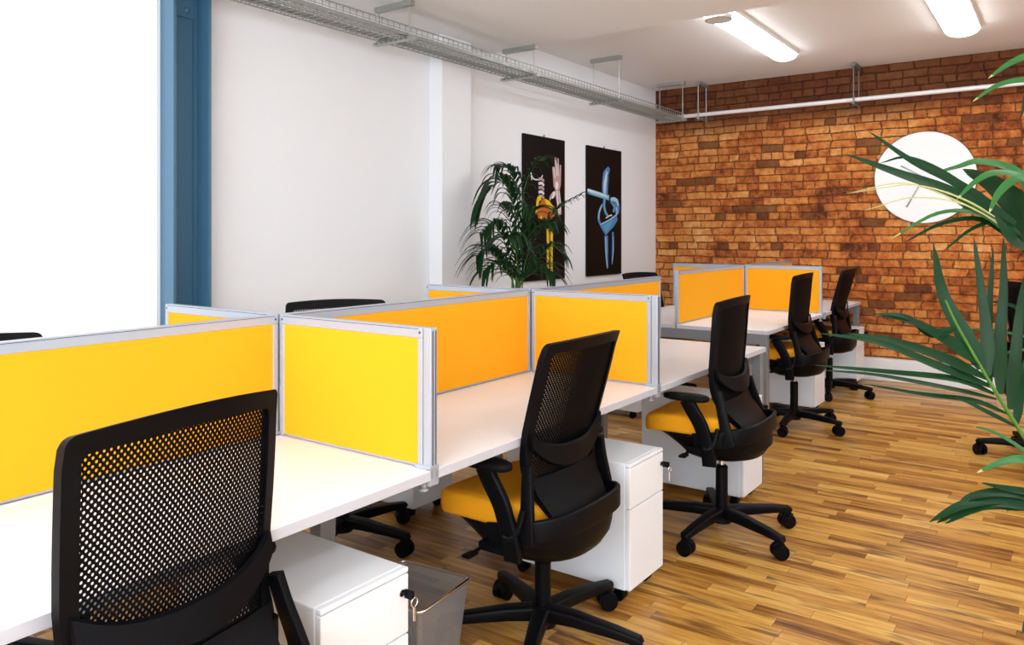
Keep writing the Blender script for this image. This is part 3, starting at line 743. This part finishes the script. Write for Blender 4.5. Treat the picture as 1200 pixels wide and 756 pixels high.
# leafy palm by the wall
PX, PY = -1.22, 3.02
t = thing('potted_palm', 'leafy dark green potted palm standing by the wall before the left poster', 'plant', (PX, PY, 0))
pot(t, .17, .36); rng = random.Random(11); org = Vector((PX, PY, 0))
D0 = 5.62
def pp(x, y, dd=0): return at_px(x, y, D0+dd)
root = Vector((PX, PY, .33))
paths = [  # (rachis pixel path with depth offsets, pairs, leaflet length, width, droop)
    ([(607, 300, 0), (602, 240, -.05), (588, 212, -.1), (566, 232, -.1)], 15, .21, .040, .9),
    ([(608, 300, 0), (606, 230, .05), (598, 200, .1), (584, 196, .15)], 13, .17, .034, .8),
    ([(610, 300, 0), (614, 225, .05), (628, 192, .1), (640, 186, .15)], 11, .15, .020, .8),
    ([(615, 310, 0), (632, 272, .05), (655, 244, .1), (682, 228, .1)], 11, .14, .020, .5),
    ([(600, 320, 0), (590, 280, -.1), (577, 262, -.2), (562, 274, -.3)], 12, .17, .036, .8),
    ([(600, 325, 0), (585, 305, -.1), (570, 292, -.2), (560, 300, -.25)], 11, .17, .040, .7),
    ([(605, 325, 0), (612, 290, -.1), (622, 252, -.2), (630, 245, -.3)], 13, .19, .042, .8),
    ([(605, 325, 0), (616, 285, -.1), (630, 265, -.15), (646, 262, -.2)], 12, .17, .036, .8),
    ([(610, 330, 0), (630, 305, -.05), (646, 288, -.1), (658, 296, -.1)], 10, .14, .024, .7),
    ([(600, 330, 0), (604, 290, .1), (596, 255, .2), (588, 240, .3)], 12, .18, .032, .8),
    ([(602, 335, 0), (592, 318, -.15), (580, 308, -.3), (568, 318, -.35)], 11, .16, .036, .7),
    ([(610, 335, 0), (624, 320, -.15), (636, 312, -.25), (648, 322, -.3)], 11, .15, .034, .7),
    ([(606, 330, 0), (606, 305, -.2), (600, 280, -.35), (592, 280, -.5)], 12, .18, .040, .8),
    ([(606, 335, 0), (598, 322, .1), (584, 300, .2), (572, 288, .25)], 11, .17, .038, .7),
    ([(608, 335, 0), (616, 320, .1), (622, 300, .2), (634, 290, .25)], 11, .16, .034, .7),
]
for pth, n_, ll, wd, dr in paths:
    wp = [pp(*q) for q in pth]; f0 = wp[0]
    frond(t, None, [root, root.lerp(f0, .5)+Vector((0, 0, .02)), *wp], n_, ll, wd, dr, M['leaf_dark'], start=.48, rng=rng, origin=org)

# big foreground palm at the right edge: root outside the frame, fronds reaching in
RX, RY = 2.16, 1.02
t = thing('potted_palm', 'large green palm at the right edge, long fronds arching into view', 'plant', (RX, RY, 0))
pot(t, .18, .40); org = Vector((RX, RY, 0)); root = Vector((RX, RY, .38)); crown = Vector((RX, RY, .95))
LM = [M['leaf'], M['leaf_light'], M['leaf_dry'], M['leaf_dark']]
def big_frond(rach, leaves, rad=.007):
    """rach: list of (px,py,depth); leaves: (points[(px,py,depth)..], width, material index)"""
    P = [root-org, (crown-org)*.9+Vector((0, 0, 0))]
    pts = [root-org]+[at_px(*q)-org for q in rach]
    b = newbm(); S = smooth_path(pts, 7); N = len(S); sweep(b, S, circ(rad, 8), scale=[1.2-.85*i/(N-1) for i in range(N)])
    st = obj('frond', b, M['stem'], t, smooth=60)
    b = newbm(); view = None
    for lp, wd, mi in leaves:
        q = [at_px(*p)-org for p in lp]
        n_ = (CAM-org-q[1]).normalized()*.8+Vector((0, 0, .55))
        leaflet(b, q, wd, mi, fold=.25, tipmi=2 if mi in (1,) else None, nrm=n_)
    obj('leaflets', b, LM, st)
# upper frond reaching left across the clock
big_frond([(1310, 520, 2.0), (1260, 380, 2.0), (1200, 290, 2.0), (1150, 247, 2.0), (1110, 225, 2.0)], [
    ([(1165, 258, 2.0), (1110, 225, 2.0), (1050, 203, 1.98), (992, 181, 1.96)], .050, 0),
    ([(1190, 262, 2.0), (1120, 215, 2.02), (1070, 190, 2.04), (1018, 154, 2.05)], .034, 0),
    ([(1195, 275, 2.0), (1155, 240, 2.05), (1110, 205, 2.05), (1065, 185, 2.05), (1032, 191, 2.05)], .022, 0),
    ([(1178, 262, 2.0), (1130, 234, 1.95), (1070, 217, 1.93), (1000, 226, 1.9)], .006, 2),
    ([(1180, 266, 2.0), (1120, 235, 1.95), (1060, 215, 1.93), (992, 227, 1.9)], .006, 2),
    ([(1178, 268, 2.0), (1130, 240, 1.93), (1070, 232, 1.9), (1013, 247, 1.88)], .006, 2),
    ([(1190, 280, 2.0), (1150, 252, 1.98), (1100, 250, 1.95), (1044, 280, 1.93)], .020, 1),
    ([(1195, 286, 2.0), (1150, 258, 2.0), (1105, 262, 2.0), (1060, 284, 2.0)], .020, 0),
    ([(1200, 290, 2.0), (1170, 262, 2.0), (1140, 268, 2.0), (1106, 294, 2.0)], .018, 0),
    ([(1225, 262, 2.05), (1195, 205, 2.1), (1150, 190, 2.1), (1122, 196, 2.08), (1092, 204, 2.05)], .032, 1),
    ([(1225, 272, 2.05), (1210, 215, 2.05), (1170, 203, 2.0), (1145, 212, 1.98), (1121, 234, 1.96)], .034, 1),
    ([(1235, 285, 2.05), (1225, 225, 2.0), (1195, 210, 1.98), (1172, 225, 1.96), (1159, 250, 1.95)], .042, 1),
    ([(1245, 330, 2.05), (1215, 270, 2.1), (1170, 222, 2.15), (1128, 198, 2.2)], .120, 3),
    ([(1240, 320, 2.05), (1210, 290, 2.1), (1170, 258, 2.15), (1125, 235, 2.15)], .075, 3),
    ([(1250, 340, 2.05), (1225, 300, 2.0), (1190, 285, 1.95), (1165, 250, 1.95)], .060, 0),
])
# middle frond coming up from lower right, leaflets to the left and upwards
big_frond([(1290, 640, 1.9), (1240, 570, 1.9), (1200, 512, 1.9), (1160, 448, 1.9), (1122, 382, 1.9), (1108, 352, 1.9)], [
    ([(1150, 432, 1.9), (1128, 390, 1.92), (1105, 345, 1.95), (1094, 287, 1.95)], .052, 0),
    ([(1158, 440, 1.9), (1156, 390, 1.92), (1150, 340, 1.94), (1141, 278, 1.95)], .034, 3),
    ([(1160, 450, 1.9), (1158, 400, 1.95), (1160, 350, 1.97), (1164, 290, 2.0)], .026, 3),
    ([(1172, 462, 1.9), (1172, 400, 1.95), (1176, 340, 1.97), (1176, 278, 2.0)], .036, 3),
    ([(1184, 480, 1.9), (1190, 420, 1.95), (1196, 360, 1.97), (1205, 310, 2.0)], .034, 3),
    ([(1120, 385, 1.9), (1090, 392, 1.9), (1062, 372, 1.88), (1024, 368, 1.86)], .030, 0),
    ([(1148, 425, 1.9), (1110, 400, 1.9), (1070, 378, 1.88), (1030, 369, 1.86)], .044, 0),
    ([(1155, 443, 1.9), (1100, 418, 1.88), (1045, 400, 1.86), (992, 391, 1.84)], .038, 0),
    ([(1160, 453, 1.9), (1100, 430, 1.86), (1030, 402, 1.84), (962, 391, 1.82)], .032, 0),
    ([(1165, 462, 1.9), (1120, 445, 1.86), (1040, 436, 1.84), (955, 428, 1.82)], .024, 0),
    ([(1168, 468, 1.9), (1110, 455, 1.84), (1030, 440, 1.82), (965, 434, 1.80)], .016, 3),
    ([(1180, 485, 1.9), (1140, 470, 1.86), (1080, 462, 1.84), (1012, 450, 1.82)], .020, 0),
    ([(1190, 500, 1.9), (1160, 485, 1.86), (1135, 472, 1.84), (1118, 466, 1.84)], .020, 0),
    ([(1225, 410, 2.0), (1205, 375, 2.0), (1185, 358, 2.0), (1155, 353, 2.0)], .022, 0),
    ([(1225, 400, 2.0), (1190, 392, 2.0), (1155, 386, 2.0), (1110, 387, 2.0)], .010, 1),
    ([(1225, 425, 2.0), (1200, 410, 2.0), (1175, 415, 2.0), (1158, 418, 2.0)], .010, 1),
    ([(1215, 540, 1.88), (1185, 518, 1.86), (1160, 505, 1.85), (1140, 500, 1.84)], .014, 1),
    ([(1190, 500, 1.9), (1195, 470, 1.92), (1198, 440, 1.94), (1208, 400, 1.95)], .022, 0),
])
# low drooping frond
big_frond([(1330, 640, 1.75), (1270, 585, 1.7), (1220, 588, 1.66), (1180, 598, 1.64)], [
    ([(1235, 560, 1.7), (1205, 540, 1.68), (1175, 542, 1.66), (1145, 554, 1.64)], .030, 1),
    ([(1225, 580, 1.66), (1185, 574, 1.65), (1165, 570, 1.64), (1150, 566, 1.63)], .020, 0),
    ([(1225, 588, 1.66), (1180, 578, 1.64), (1140, 582, 1.62), (1120, 596, 1.60)], .030, 0),
    ([(1225, 592, 1.66), (1180, 585, 1.64), (1130, 592, 1.60), (1089, 612, 1.58)], .040, 0),
    ([(1215, 596, 1.64), (1165, 592, 1.62), (1125, 600, 1.60), (1098, 613, 1.58)], .030, 3),
    ([(1230, 600, 1.64), (1175, 590, 1.62), (1140, 598, 1.60), (1108, 614, 1.58)], .030, 0),
])
big_frond([(1350, 700, 1.7), (1300, 670, 1.64), (1240, 680, 1.6)], [
    ([(1245, 680, 1.6), (1228, 690, 1.6), (1212, 715, 1.6), (1198, 742, 1.6)], .040, 3),
    ([(1250, 680, 1.6), (1225, 705, 1.6), (1220, 735, 1.6), (1214, 760, 1.6)], .034, 3),
])
# top frond, only leaflet tips enter the frame
big_frond([(1330, 420, 1.95), (1310, 200, 1.95), (1270, 100, 1.95), (1220, 72, 1.95)], [
    ([(1235, 75, 1.95), (1210, 66, 1.95), (1185, 74, 1.94), (1158, 92, 1.93)], .032, 1),
    ([(1240, 98, 1.95), (1205, 94, 1.95), (1170, 100, 1.94), (1140, 119, 1.93)], .026, 1),
    ([(1250, 90, 1.95), (1215, 84, 2.0), (1204, 110, 2.0), (1197, 136, 2.0)], .026, 3),
])
for k in range(3):                                            # fronds on the side away from the camera's view
    a = R(-40+40*k); d = Vector((math.cos(a), math.sin(a), 0))
    frond(t, None, [root, crown+d*.12, crown+d*.40+Vector((0, 0, .45)), crown+d*.85+Vector((0, 0, .35))], 14, .34, .03, .7, M['leaf'], start=.4, rng=rng, origin=org)
